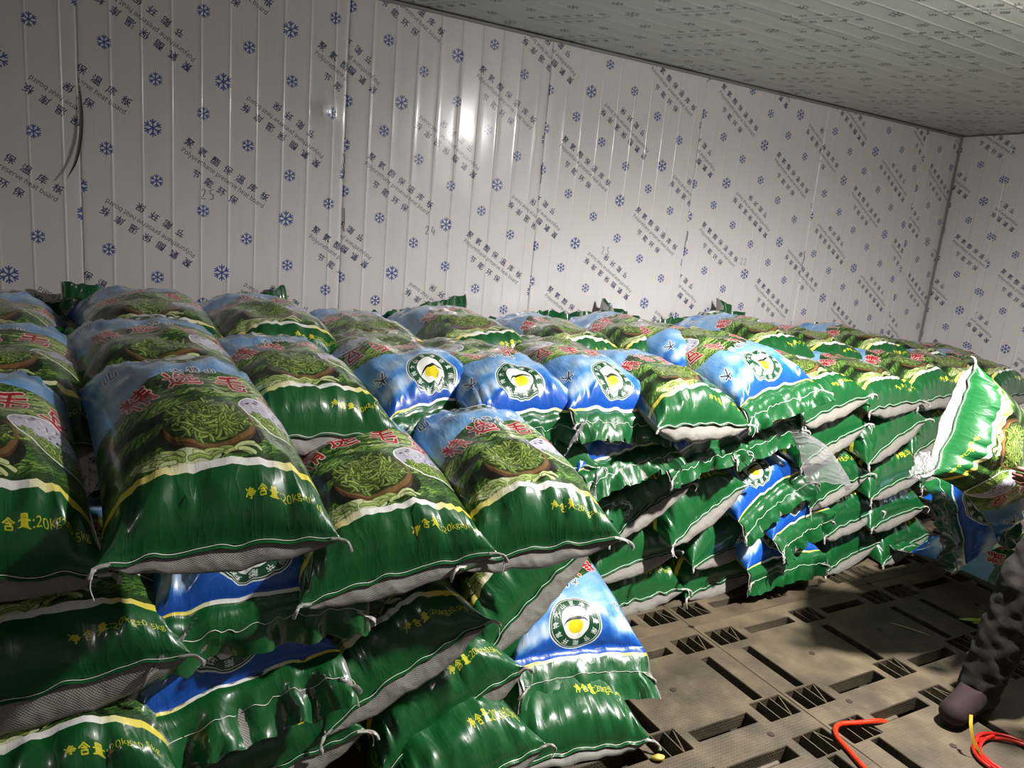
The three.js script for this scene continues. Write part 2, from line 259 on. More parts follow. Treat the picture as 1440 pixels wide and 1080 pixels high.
  c.fillStyle = '#15231a'; c.beginPath(); c.moveTo(lx - 92, ly - 6); c.bezierCurveTo(lx - 60, ly + 62, lx + 52, ly + 66, lx + 96, ly - 30); c.bezierCurveTo(lx + 60, ly + 30, lx - 40, ly + 34, lx - 92, ly - 6); c.fill();
  c.translate(0, 300); c.scale(1, 1.23); c.translate(0, -300);
  // small outlined signs beside the badge and the title
  const outlined = (g, gx, gy, s, fill, rim, a, b) => { han(c, g, gx, gy, s, rim, b); han(c, g, gx, gy, s, fill, a); };
  outlined('山', 120, 560, 84, '#1b2b4a', '#eef2f6', 9, 22); outlined('大', 862, 560, 84, '#1b2b4a', '#eef2f6', 9, 22); outlined('特', 500, 740, 54, '#243248', '#eef2f6', 6, 16); outlined('大', 424, 744, 50, '#243248', '#eef2f6', 6, 16); outlined('山', 580, 744, 50, '#243248', '#eef2f6', 6, 16);
  [['精', 150, 880, -0.5], ['选', 360, 786, -0.12], ['毛', 590, 790, 0.14], ['豆', 790, 872, 0.4]].forEach(([g, gx, gy, a]) => { c.save(); c.translate(gx + 88, gy + 88); c.rotate(a); outlined(g, -76, -76, 152, '#b01420', '#f3cfca', 15, 27); c.restore(); });
  return cv;
}
// other face: green with columns of small print
function textPrint() {
  const [cv, c] = canvas(512, 1024), r = mulberry(9);
  c.fillStyle = '#0d5526'; c.fillRect(0, 0, 512, 1024); c.fillStyle = '#b9c6b8'; c.fillRect(0, 0, 512, 470);
  c.fillStyle = '#cfd8cd';
  const row = (y, h) => { let x = 40; while (x < 450) { const w = 6 + r() * 9; c.fillRect(x, y, w, h); if (r() < 0.6) { c.fillRect(x, y, w * 0.5, h * 1.4); } x += w + 4 + r() * 6; } };
  c.fillStyle = '#3d5a46'; for (let y = 60; y < 450; y += 24) row(y, 10);
  c.fillStyle = '#cfd8cd'; for (let y = 720; y < 900; y += 26) row(y, 11);
  for (let k = 0; k < 9; k++) c.fillRect(380 + (k % 3) * 26, 760 + Math.floor(k / 3) * 26, 20, 20);
  return cv;
}
const crinkle = dataTexture(512, (x, y) => {   // creased plastic film: ridges of several sizes
  const a = 1 - Math.abs(n4(x, y, 4)) * 1.5, b = 1 - Math.abs(n4(x, y, 9, 3)) * 1.4;
  return 0.6 * a * a + 0.4 * b * b * b;
});
crinkle.repeat.set(2.2, 1.5);
const weave = dataTexture(256, (x, y) => 0.5 + 0.2 * Math.sin(x * TAU * 48) * Math.sin(y * TAU * 48) + 0.3 * n4(x, y, 9));
weave.repeat.set(2, 3);
const printTex = canvasTexture(sackPrint()), textTex = canvasTexture(textPrint());
const gloss = { roughness: 0.36, clearcoat: 0.85, clearcoatRoughness: 0.14, bumpMap: crinkle, bumpScale: 0.0009, side: THREE.DoubleSide };
const sackMat = new THREE.MeshPhysicalMaterial({ map: printTex, ...gloss });
const sackTextMat = new THREE.MeshPhysicalMaterial({ map: textTex, ...gloss });
const backMat = new THREE.MeshPhysicalMaterial({ color: 0x827f77, roughness: 0.55, clearcoat: 0.2, clearcoatRoughness: 0.35, bumpMap: weave, bumpScale: 0.003, side: THREE.DoubleSide });
const threadMat = new THREE.MeshStandardMaterial({ color: 0xe6e6de, roughness: 0.8 });
const cornerMat = new THREE.MeshPhysicalMaterial({ color: 0xa5a29b, roughness: 0.4, clearcoat: 0.3 });
const clearMat = new THREE.MeshPhysicalMaterial({ color: 0xdadada, roughness: 0.25, transmission: 0.78, thickness: 0, clearcoat: 0.6, clearcoatRoughness: 0.2, bumpMap: crinkle, bumpScale: 0.006, side: THREE.DoubleSide });

// ---------------------------------------------------------------- one sack
// Local frame: the end that faces the aisle is at z = 0, the sack lies towards -z, x across, y up through the printed face.
// end: 'foot' (green end with the net weight) or 'head' (blue end with the badge) faces the aisle.
function makeSack(o) {
  const { name = 'soybean_sack', label, group, end = 'foot', W = 0.47, L = 0.68, tT = 0.115, tB = 0.09, seed = 1, sag = 0.02, droop = 0.02, cl = 0, cr = 0, flap = 1.1, flapTwist = 0, flapLen = 0.115, rearUp = 0.2, rearLen = 0.10, rearTwist = 0, text = false, film = false, reach = 1, tail = 1, crush = 1, fold = 0 } = o;
  const rnd = mulberry(seed * 97 + 3), head = end === 'head';
  const Lf = head ? flapLen : 0.014, Lr = head ? 0.02 : rearLen;
  const k1 = rnd() * 50, k2 = rnd() * 50, lean = (rnd() - 0.5) * 0.5;
  // side 1: printed face, -1: rear face; v runs 0 (rear) .. 1 (aisle end) over the filled body, d is the way past its end (f: front, r: rear)
  function P(u, v, side, df = 0, dr = 0) {
    const e = Math.abs(2 * v - 1), au = Math.abs(u);
    const prof = Math.pow(Math.max(0, 1 - Math.pow(e, 6.5)), 0.54), across = Math.pow(Math.max(0, 1 - Math.pow(au, 3.0)), 0.62);
    let x = u * (W / 2) * (1 - 0.10 * (1 - Math.pow(e, 5))), z = -L * (1 - v), y = (side > 0 ? tT : -tB) * prof * across;
    const near = Math.min(v, 1 - v) * L;
    z += (v > 0.5 ? -1 : 1) * 0.024 * (1 - u * u) * Math.pow(e, 4);
    const body = prof * across;
    if (side < 0 && !head && v > 0.5) z += 0.05 * Math.sin(Math.PI * Math.pow(clamp((1 - v) / 0.16, 0, 1), 0.6)) * (1 - 0.5 * au * au);
    y += side * body * (0.014 * n3(x * 6 + k1, z * 5, side) + 0.005 * n3(x * 17, z * 14 + k2, side)) * crush;
    const ridge = 1 - Math.abs(n2(u * 3.6 + k2 + near * 3 * lean, k1 + near * 2.2)) * 2.2, ridge2 = 1 - Math.abs(n2(u * 8 + k1 + near * 6 * lean, k2 + near * 4)) * 2;
    const g = smooth(0, 0.03, near) * Math.exp(-near / 0.065);
    if (side > 0) y += crush * (0.020 * ridge + 0.010 * ridge2) * g * smooth(1.02, 0.75, au);
    else y -= crush * 0.006 * ridge2 * g * smooth(1.02, 0.75, au);
    const wavy = crush * 0.008 * n2(u * 3 + k1, v > 0.5 ? 3 : 8) * Math.pow(e, 6);
    y += wavy;
    y -= sag * Math.pow(e, 2) + droop * Math.pow(smooth(0.55, 1, v), 2);
    y -= (cl * smooth(0.1, -1, u) + cr * smooth(-0.1, 1, u)) * Math.pow(smooth(0.45, 1, v), 2);
    if (df > 0 || dr > 0) {          // the flat stitched end bends over
      const d = (df || dr) * (dr ? 1 + rearTwist * u : 1), bend = df ? (head ? flap + flapTwist * u : 0.55) : -rearUp * 2.2;
      const n = 8; let yy = 0, zz = 0;
      for (let i = 0; i < n; i++) { const q = (i + 0.5) / n * d, a = bend * smooth(0, 0.05, q) + crush * 0.5 * n2(u * 2.4 + k1, q * 9 + k2) * smooth(0.01, 0.06, q) + fold * smooth(0.055, 0.075, q); zz += Math.cos(a) * d / n; yy -= Math.sin(a) * d / n; }
      y += yy; z += (df ? 1 : -1) * zz; y += crush * 0.010 * n2(u * 5 + k2, d * 12) * smooth(0, 0.06, d); x *= 1 + 0.05 * smooth(0, 0.05, d) * (n2(k1, d * 10));
    }
    return V(x, y, z);
  }
  const rows = [], add = (v, df, dr) => rows.push([v, df, dr]);
  for (let i = head ? 2 : 6; i > 0; i--) add(0, 0, Lr * i / (head ? 2 : 6));
  const NV = 46; for (let i = 0; i <= NV; i++) add(0.5 - 0.5 * Math.cos(Math.PI * (0.02 + 0.96 * i / NV)) * 1.002, 0, 0);
  rows.forEach((q) => { q[0] = clamp(q[0], 0, 1); });
  for (let i = 1; i <= (head ? 9 : 3); i++) add(1, Lf * i / (head ? 9 : 3), 0);
  const NU = 40, total = Lr + L + Lf + 0.11, grid = (side, nu, every, lip) => {
    const rr = rows.filter((_, i) => every === 1 || i % every === 0 || i === rows.length - 1), pos = [], uv = [], idx = [];
    let run = 0, prev = null;
    const runs = rr.map(([v, a, b]) => { const q = P(0.02, v, 1, a, b); if (prev) run += Math.min(q.distanceTo(prev), 0.06); prev = q; return run; });
    rr.forEach(([v, a, b], j) => {
      for (let i = 0; i <= nu; i++) {
        const s = i / nu * 2 - 1, u = Math.sin(s * Math.PI / 2) * 0.65 + s * 0.35, p = P(u * (lip && (a || b) ? 1.035 : 1), v, side, a, b);
        if (lip && (a || b)) { p.y -= 0.003; p.z -= 0.004; }
        pos.push(p.x, p.y, p.z);
        const across = 0.5 + 0.5 * (Math.sin(s * Math.PI / 2) * 0.25 + s * 0.75); let along = runs[j] / run;
        if (head) uv.push(1 - across, along); else uv.push(across, (1 - along) * reach);
      }
    });
    const w = nu + 1;
    for (let j = 0; j < rr.length - 1; j++) for (let i = 0; i < nu; i++) { const a = j * w + i; if (side > 0) idx.push(a, a + w, a + 1, a + 1, a + w, a + w + 1); else idx.push(a, a + 1, a + w, a + 1, a + w + 1, a + w); }
    const g = new THREE.BufferGeometry(); g.setAttribute('position', new THREE.Float32BufferAttribute(pos, 3)); g.setAttribute('uv', new THREE.Float32BufferAttribute(uv, 2)); g.setIndex(idx); g.computeVertexNormals(); return g;
  };
  const t = thing(name, label, 'sack', group);
  mesh('printed_front', grid(1, NU, 1, false), text ? sackTextMat : sackMat, t);
  mesh('woven_back', grid(-1, 22, 2, true), backMat, t);
  const seam = (df, dr, side = 1) => { const pts = []; for (let i = 0; i <= 30; i++) { const p = P((i / 30 * 2 - 1) * 0.97, df ? 1 : 0, 1, df, dr); p.y += 0.0022; pts.push(p); } return tube(pts, 0.001, 60, 4); };
  mesh('stitching', seam(head ? flapLen * 0.5 : 0.006, 0), threadMat, t);
  mesh('stitching', seam(0, head ? 0.010 : 0.05), threadMat, t);
  if (tail) {
    const s = rnd() < 0.5 ? -1 : 1, p = P(s * 0.98, 1, 1, head ? flapLen * 0.5 : 0.006), l = 0.03 + rnd() * 0.035;
    const pts = [p, V(p.x + s * 0.010, p.y - 0.004, p.z + 0.012), V(p.x + s * 0.014, p.y - l * 0.5, p.z + 0.016), V(p.x + s * 0.008 + 0.008 * (rnd() - 0.5), p.y - l, p.z + 0.014)];
    mesh('thread_tail', tube(pts, 0.0014, 16, 4), threadMat, t);
  }
  for (const s of tail ? [-1, 1] : []) {     // gathered seam corners
    const p = P(s, 1, 1, Lf * 0.6), q = P(s * 0.9, 1, 1, Lf * 0.5), k = 0.009 + rnd() * 0.009, pts = [q, p, V(p.x + s * k, p.y - k * 0.5, p.z + k * 0.8), V(p.x + s * k * 1.2, p.y - k * 1.5, p.z + k * 0.9)];
    const g = new THREE.TubeGeometry(new THREE.CatmullRomCurve3(pts), 8, 0.0045, 6), a = g.attributes.position;
    for (let i = 0; i < a.count; i++) { const w = 0.003 * n3(a.getX(i) * 90, a.getY(i) * 90, a.getZ(i) * 90 + seed); a.setXYZ(i, a.getX(i) + w, a.getY(i) + w * 0.6, a.getZ(i) + w); }
    g.computeVertexNormals(); mesh('seam_corner', g, cornerMat, t);
  }
  if (film) {                     // clear inner liner sticking out of a corner: [side, length, droop]
    const [s, len, dip] = film, pos = [], uv = [], idx = [], n = 12;
    for (let j = 0; j <= n; j++) for (let i = 0; i <= n; i++) {
      const q = i / n, w = j / n, p = P(s * (0.55 + 0.45 * w), 1, 1, Lf * 0.9 * w), k = len * q * (0.5 + 0.5 * Math.sin(w * 2.6 + 0.3));
      p.x += s * k * (0.5 + 0.5 * w) + 0.006 * n2(q * 4 + seed, w * 4); p.y += -dip * q * q * len + 0.009 * n2(w * 5, q * 5 + seed) * q; p.z += k * 0.55 + 0.006 * n2(q * 5, w * 6 + seed);
      pos.push(p.x, p.y - 0.002, p.z); uv.push(q * 0.4, w * 0.2);
    }
    for (let j = 0; j < n; j++) for (let i = 0; i < n; i++) { const a = j * (n + 1) + i; idx.push(a, a + 1, a + n + 1, a + 1, a + n + 2, a + n + 1); }
    const g = new THREE.BufferGeometry(); g.setAttribute('position', new THREE.Float32BufferAttribute(pos, 3)); g.setAttribute('uv', new THREE.Float32BufferAttribute(uv, 2)); g.setIndex(idx); g.computeVertexNormals();
    mesh('clear_liner', g, clearMat, t);
  }
  return t;
}
let sackSeed = 1;
function sack(label, x, y, z, yaw, pitch, roll, opt = {}) {
  const t = makeSack({ label, seed: sackSeed++, ...opt }), R = Math.PI / 180;
  t.position.set(x, y + (opt.sag ?? 0.02) + (opt.droop ?? 0.02), z); t.rotation.order = 'YXZ'; t.rotation.set(pitch * R, yaw * R, roll * R); return t;
}

// ---------------------------------------------------------------- plastic pallets that floor the store
const deckTex = canvasTexture((() => {
  const [cv, c] = canvas(1024, 1024), r = mulberry(21);
  c.fillStyle = '#655943'; c.fillRect(0, 0, 1024, 1024);
  for (let k = 0; k < 900; k++) { const x = r() * 1024, y = r() * 1024, q = 10 + r() * 90, g = c.createRadialGradient(x, y, 0, x, y, q), d = r() < 0.5; g.addColorStop(0, d ? 'rgba(52,43,32,.16)' : 'rgba(176,160,130,.12)'); g.addColorStop(1, 'rgba(0,0,0,0)'); c.fillStyle = g; c.fillRect(x - q, y - q, 2 * q, 2 * q); }
  for (let k = 0; k < 1500; k++) { c.fillStyle = `rgba(50,42,34,${0.08 + r() * 0.2})`; c.beginPath(); c.ellipse(r() * 1024, r() * 1024, 0.8 + r() * 2.6, 0.8 + r() * 2, r() * 3, 0, TAU); c.fill(); }
  for (let k = 0; k < 240; k++) { c.strokeStyle = `rgba(60,52,42,${0.08 + r() * 0.14})`; c.lineWidth = 0.7 + r() * 1.2; const x = r() * 1024, y = r() * 1024, a = r() * 6.3, l = 10 + r() * 60; c.beginPath(); c.moveTo(x, y); c.lineTo(x + Math.cos(a) * l, y + Math.sin(a) * l); c.stroke(); }
  return cv;
})());
deckTex.repeat.set(0.8, 0.8);
const deckBump = dataTexture(512, (x, y) => { const u = (x * 40) % 1 - 0.5, v = (y * 40) % 1 - 0.5; return 0.4 + 0.35 * smooth(0.3, 0.12, Math.hypot(u, v)) + 0.22 * n4(x, y, 14); });
deckBump.repeat.set(2.2, 2.2);
const deckMat = new THREE.MeshPhysicalMaterial({ map: deckTex, roughness: 0.62, clearcoat: 0.12, clearcoatRoughness: 0.4, bumpMap: deckBump, bumpScale: 0.002 });
const deckPlain = new THREE.MeshPhysicalMaterial({ map: deckTex, roughness: 0.6, clearcoat: 0.15, clearcoatRoughness: 0.4 });
const boltMat = new THREE.MeshStandardMaterial({ color: 0x3c3027, roughness: 0.7, metalness: 0.3 });
const PX = 1.142, PZ = 1.232;
const palletParts = (() => {
  const s = new THREE.Shape(); s.moveTo(0.012, 0); s.lineTo(PX - 0.012, 0); s.lineTo(PX, 0.012); s.lineTo(PX, PZ - 0.012); s.lineTo(PX - 0.012, PZ); s.lineTo(0.012, PZ); s.lineTo(0, PZ - 0.012); s.lineTo(0, 0.012); s.closePath();
  const hole = (x0, x1, z0, z1, c = 0.004) => { const h = new THREE.Path(); h.moveTo(x0 + c, z0); h.lineTo(x1 - c, z0); h.lineTo(x1, z0 + c); h.lineTo(x1, z1 - c); h.lineTo(x1 - c, z1); h.lineTo(x0 + c, z1); h.lineTo(x0, z1 - c); h.lineTo(x0, z0 + c); h.closePath(); s.holes.push(h); };
  const ribs = [];
  const rib = (x0, z0, x1, z1) => { const l = Math.hypot(x1 - x0, z1 - z0), g = new THREE.BoxGeometry(l, 0.06, 0.004); g.rotateY(-Math.atan2(z1 - z0, x1 - x0)); g.translate((x0 + x1) / 2, -0.034, (z0 + z1) / 2); ribs.push(g); };
  for (const m of [0, 1]) {
    const Zf = (z) => (m ? PZ - z : z), H2 = (x0, x1, a, b) => hole(x0, x1, Math.min(Zf(a), Zf(b)), Math.max(Zf(a), Zf(b)));
    for (const x of [0.105, 0.572, 1.037]) H2(x - 0.024, x + 0.024, 0.19, 0.465);
    for (const [a, b] of [[0.08, 0.13], [0.50, 0.557]]) {
      H2(0.205, 0.475, a, b); H2(0.675, 0.94, a, b);
      const a2 = a - 0.03, b2 = a + 0.075;
      for (const [x0, x1] of [[0.012, 0.165], [0.505, 0.64], [0.98, 1.13]]) {
        H2(x0, x1, a2, b2);
        const xm = (x0 + x1) / 2; rib(xm - 0.022, Zf(a2), xm - 0.022, Zf(b2)); rib(xm + 0.03, Zf(a2), xm + 0.03, Zf(b2)); rib(xm + 0.03, Zf(b2), x1, Zf(a2));
      }
    }
  }
  const deck = new THREE.ExtrudeGeometry(s, { depth: 0.048, bevelEnabled: true, bevelThickness: 0.003, bevelSize: 0.002, bevelSegments: 1 });
  deck.rotateX(Math.PI / 2); deck.translate(0, -0.003, 0);
  const foot = new RoundedBoxGeometry(0.15, 0.096, 0.15, 2, 0.012), runner = new RoundedBoxGeometry(PX - 0.02, 0.02, 0.12, 1, 0.006), bolt = new THREE.CylinderGeometry(0.011, 0.012, 0.003, 14);
  return { deck, ribs, foot, runner, bolt };
})();
const palletLabels = {
  '1,1': 'beige plastic pallet lying half under the near stack, reaching out to the orange hose', '2,1': 'beige plastic pallet in the middle of the bare floor, the worker’s shadow across it', '3,1': 'beige plastic pallet at the far right, under the sack lying on the floor',
  '1,0': 'beige plastic pallet behind the near stack, its front edge strip in the gap between stacks', '2,0': 'beige plastic pallet under the long stack, dimpled edge strip before the three blue flaps', '3,0': 'beige plastic pallet under the rightmost sacks of the long stack',
};
for (let i = -2; i <= 3; i++) for (let j = 0; j < 3; j++) {
  if (i < 1 && j > 1) continue;
  const label = palletLabels[i + ',' + j] || (j === 2 ? 'beige plastic pallet near the viewer, mostly below the frame' : 'beige plastic pallet wholly covered by stacked sacks');
  const t = thing('plastic_pallet', label, 'pallet', 'plastic floor pallets'); t.position.set(0.959 + i * 1.148, 0, 0.074 + j * 1.238);
  const p = palletParts;
  mesh('deck', p.deck, deckMat, t);
  p.ribs.forEach((g) => mesh('rib', g, deckPlain, t));
  if (i === 3) t.scale.x = 0.8;    // cut to fit against the wall
  for (const x of [0.3, PX / 2 + 0.02, 0.84]) for (const z of [0.105, PZ / 2, PZ - 0.105]) { const f = mesh('foot', p.foot, deckPlain, t); f.position.set(x, -0.094, z); }
  for (const z of [0.105, PZ / 2, PZ - 0.105]) { const f = mesh('runner', p.runner, deckPlain, t); f.position.set(PX / 2, -0.139, z); }
  for (const [x, z] of [[0.33, 0.33], [0.78, 0.31], [0.33, 0.9], [0.8, 0.92], [0.2, 0.6], [0.93, 0.62]]) { const f = mesh('bolt', p.bolt, boltMat, t); f.position.set(x, 0.0008, z); }
}

// ---------------------------------------------------------------- sacks: label, aisle end (x, y, z), yaw, pitch, roll in degrees
const LONG = { group: 'sacks of the long stack along the back wall' }, NEAR = { group: 'sacks of the near stack at the left' };
const head = (o = {}) => ({ end: 'head', ...o });
// back row against the wall
const T = (label, x, y, z, yaw, pitch, roll, o = {}) => sack(label, x, y, z, yaw, pitch, roll, { rearUp: 0.62, ...LONG, ...o });
T('soybean sack against the wall at the far left corner of the photo, topmost row', -0.30, 1.00, 0.83, 3, 2, -3);
T('soybean sack against the wall, green tail sticking up at its left, leftmost full one', 0.17, 1.02, 0.81, 4, 3, 2, { rearLen: 0.1, rearTwist: -0.5 });
T('soybean sack against the wall, green corner sticking up at its top right, second full one', 0.56, 1.01, 0.81, 6, 3, 3, { rearLen: 0.1, rearTwist: 0.5 });
T('soybean sack against the wall with a blue corner crumpled at its far right edge', 0.93, 0.97, 0.80, 4, 2, 2);
T('soybean sack against the wall behind the first blue badge, green tails at both corners', 1.36, 0.99, 0.81, 4, 3, 2, { rearLen: 0.12, rearTwist: 0.4 });
T('soybean sack against the wall, low green end showing behind the second blue badge', 1.83, 0.97, 0.80, 3, 2, 1);
T('soybean sack against the wall, small green tip above it, behind the third blue badge', 2.22, 0.98, 0.81, 3, 2, 9, { rearLen: 0.13, rearTwist: -0.3 });
T('soybean sack mostly sunk between its neighbours, one green leaf-shaped tail at the wall', 2.62, 0.93, 0.80, 2, 2, -6, { rearLen: 0.15, rearTwist: -0.5 });
T('soybean sack at the wall, bright blue sky, just right of the leaf-shaped green tail', 3.02, 0.99, 0.80, 2, 3, 5);
T('narrow glimpse of a soybean sack at the wall below a small green tip', 3.46, 0.95, 0.81, 0, 2, 2, { rearLen: 0.15, rearTwist: -0.8 });
T('soybean sack at the wall right of centre, red lettering and bowl seen very flat', 3.88, 0.96, 0.80, 0, 2, 4);
T('soybean sack at the wall with a green triangle tail rising at its left', 4.34, 0.90, 0.81, 0, 2, 2, { rearLen: 0.12, rearTwist: -0.6 });
T('soybean sack at the wall near the corner, pale blue sky, second last of the row', 4.80, 0.86, 0.80, 0, 2, 2);
// aisle row of the top layer
const S = (label, x, y, z, yaw, pitch, roll, o = {}) => sack(label, x, y, z, yaw, pitch, roll, { ...LONG, ...o });
S('soybean sack at the left edge of the photo, directly behind the half-seen front sack', -0.22, 0.97, 1.42, 3, 4, -4);
S('soybean sack directly behind the big front sack, its white rim just above it', 0.17, 0.98, 1.36, 5, 5, 0);
S('soybean sack with a fat dark green end, right behind the big front sack', 0.52, 0.94, 1.42, 6, 5, -2);
S('soybean sack turned badge first, leftmost of the three blue badge ends', 1.00, 0.93, 1.17, 14, 3, 2, head({ flap: 1.25, flapTwist: 0.25, film: [-1, 0.10, 0.7] }));
S('soybean sack turned badge first, middle one of the three blue badge ends', 1.26, 0.92, 1.28, 4, 4, 0, head({ flap: 1.4 }));
S('soybean sack badge first with crumpled hanging flap, rightmost of the three blue badge ends', 1.64, 0.92, 1.27, 2, 4, -6, head({ flap: 1.0, flapTwist: 0.3, flapLen: 0.13, film: [-1, 0.12, 0.5] }));
S('soybean sack with a plump green end right beside the three badge ends', 1.94, 0.89, 1.39, 1, 4, -2);
S('soybean sack badge first, folded green flap, white rim running on into the next sack', 2.42, 0.97, 1.28, 6, 3, 10, head({ flap: 1.0, flapTwist: -0.3, flapLen: 0.125 }));
S('soybean sack badge up, pushed in behind the plump green end', 2.36, 0.98, 0.98, 4, 2, -6, head({ flap: 0.9 }));
S('green ended soybean sack under the folded flap, first of the green humps on the right', 2.88, 0.87, 1.22, 2, 3, 14);
S('green humped sack end, second of the humps on the right', 3.37, 0.86, 1.19, 3, 3, 3);
S('green humped sack end, third of the humps, next to the clear liner', 3.79, 0.87, 1.15, 4, 3, 4);
S('green humped sack end above the carried sack', 4.22, 0.86, 1.12, 5, 3, 2);
S('last green humped sack end at the right edge of the photo', 4.66, 0.84, 1.08, 5, 3, 0);
// front of the long stack, layer by layer below the top one
const F = (label, x, y, z, yaw, pitch, roll, o = {}) => S(label, x, y, z, yaw, pitch, roll, { tT: o.end === 'head' ? 0.115 : 0.14, reach: 0.8, ...o });
F('flat dark green sack end under the middle blue badge end, grey underside below it', 1.31, 0.75, 1.33, 4, 2, -2, { tT: 0.1 });
F('blue sliver of a sack end low in the gap beside the near stack', 1.52, 0.55, 1.2, 8, 2, 6, head({ flap: 1.2 }));
F('sack whose bright crumpled green flap hangs below the third badge end', 1.66, 0.76, 1.29, 10, 3, 8, head({ flap: 0.85, flapTwist: -0.2, flapLen: 0.125, film: [-1, 0.12, 1] }));
F('sack end tilted up to the right under the crumpled bright green flap', 1.87, 0.50, 1.22, 8, 2, 20, { tT: 0.12, cl: 0.02 });
F('bright green sack end with grey small print, left one of the two with print', 1.91, 0.23, 1.15, 6, 3, 5, { text: true, crush: 0.5 });
F('shiny ribbed green sack end at the very bottom, left end of the long stack', 1.98, 0.05, 1.14, 2, 2, 3, { crush: 1.5, tT: 0.13 });
F('blue badge sack end halfway down, white glare over its badge', 2.07, 0.74, 1.28, 8, 3, 7, head({ flap: 1.35, flapLen: 0.1 }));
F('blue rimmed sack end trailing a large clear liner over the green sacks', 2.44, 0.78, 1.22, 8, 3, 10, head({ flap: 1.2, film: [1, 0.3, 0.9] }));
F('dark green sack end tilted steeply above the right one with small print', 2.19, 0.44, 1.22, 6, 2, 28);
F('bright green sack end with grey small print, right one of the two with print', 2.43, 0.21, 1.15, 6, 3, 6, { text: true, crush: 0.5 });
F('bottom layer green sack end below the right one with small print', 2.44, 0.05, 1.14, 3, 2, 5);
F('blue badge sack end tilted steeply, in the middle of the long stack', 2.58, 0.47, 1.20, 10, 4, 20, head({ flap: 1.0, flapTwist: -0.2, flapLen: 0.12 }));
F('sack end with a green flap folded into a white edged V', 2.80, 0.33, 1.22, 10, 4, 8, head({ flap: 1.3, flapTwist: 0.3, flapLen: 0.13 }));
F('lowest blue rimmed sack end, bright green flap hanging to the pallet', 2.70, 0.17, 1.24, 0, 5, 3, head({ flap: 1.25, flapLen: 0.13, crush: 0.7 }));
F('green sack end tilted to the right, right of the large clear liner', 2.93, 0.69, 1.20, 3, 3, 22);
F('green sack end with a gathered seam, third layer, behind the steep badge end', 3.07, 0.45, 1.18, 5, 2, 15);
F('green sack end second from the floor, right of the folded V flap', 3.22, 0.26, 1.18, 5, 2, 8);
F('bottom green sack end right of the lowest hanging flap', 3.30, 0.06, 1.16, 6, 2, 10);
F('green sack end tilted to the right with a shining crease down its left side', 3.40, 0.68, 1.20, 3, 3, 26);
F('green sack end with yellow print at its upper edge, third layer on the right', 3.50, 0.45, 1.20, 2, 3, 13);
F('green sack end second from the floor, rightmost column but one', 3.57, 0.26, 1.19, 3, 3, 8);
F('bottom green sack end at the right end of the long stack, corner on the pallet', 3.72, 0.06, 1.18, 6, 3, 12);
F('green sack end high on the right, just left of the carried sack', 3.86, 0.63, 1.14, 5, 3, 12);
F('green sack end glimpsed behind the carried sack, third layer', 4.0, 0.42, 1.14, 4, 3, 8);
F('blue sack end glimpsed through the carried sack’s liner', 4.32, 0.66, 1.10, 5, 3, 4, head({ flap: 1.2 }));
// near stack
const N = (label, x, y, z, yaw, pitch, roll, o = {}) => sack(label, x, y, z, yaw, pitch, roll, { ...NEAR, ...o });
N('big soybean sack on top at the front left, whole printed face in view', 0.205, 0.90, 1.96, 4, 9, -2, { W: 0.44, L: 0.72, tT: 0.14, tB: 0.07 });
N('soybean sack at the left edge, only the right half of its printed face in view', -0.21, 0.88, 1.94, 6, 9, -4, { W: 0.45, L: 0.72, tT: 0.14, tB: 0.07 });
N('soybean sack one layer down, partly under the big front sack’s right corner', 0.62, 0.70, 1.80, 0, 8, 8, { W: 0.50, L: 0.72, tT: 0.14, tB: 0.08 });
N('soybean sack at the right of the near stack’s top, printed face in view', 1.00, 0.72, 1.82, -5, 7, 4, { W: 0.48, L: 0.72, tT: 0.14, tB: 0.08 });
N('dark green sack end at the left edge with yellow net weight print, upper one', -0.10, 0.58, 1.82, 3, 4, 7, { W: 0.5, tT: 0.12, tB: 0.1 });
N('sack end with blue and yellow rim below the big front sack, flap stitched in white', 0.31, 0.66, 1.74, 3, 3, 0, head({ flap: 1.35, flapLen: 0.13, film: [-1, 0.08, 0.6] }));
N('small green flap of a sack peeping out below the near stack’s second sack', 0.40, 0.60, 1.60, 3, 2, 0, head({ flap: 1.2 }));
N('lower sack end with blue and yellow rim, stitched flap sloping to the left', 0.26, 0.47, 1.76, 8, 3, 6, head({ flap: 0.95, flapLen: 0.15 }));
N('dark green sack end in the bottom left corner with yellow net weight print', -0.11, 0.37, 1.92, 3, 5, 3, { W: 0.48 });
N('dark sack end at the bottom edge under the sloping stitched flap', 0.32, 0.24, 1.80, 6, 3, 12, { tT: 0.11 });
N('dark green sack end tilted right in the middle of the near stack, faint yellow print', 0.66, 0.40, 1.76, 6, 4, 24, { W: 0.50 });
N('dark green sack end tilted steeply at the near stack’s right, long grey underside', 1.13, 0.44, 1.60, 12, 3, 35, { W: 0.50, tB: 0.11 });
N('dark green sack end low in the near stack, faint yellow print on top', 0.83, 0.20, 1.72, 10, 4, 20, { W: 0.48, tB: 0.12, reach: 0.8 });
N('shiny dark green sack at the bottom edge of the photo', 0.86, 0.06, 1.84, 10, 3, 10, { reach: 0.65 });
N('sack end in the shade beside the draped badge end', 1.02, 0.20, 1.56, 4, 2, 6);
N('badge end draped over the bottom sack at the near stack’s right corner', 1.34, 0.21, 1.60, -8, 10, -2, head({ flap: 0.62, flapLen: 0.17, tT: 0.1, crush: 0.5 }));
N('bottom green sack at the near stack’s right corner, end resting on the pallet', 1.22, 0.03, 1.80, -9, 1, 2, { W: 0.48, tT: 0.1, tB: 0.05, reach: 0.55 });

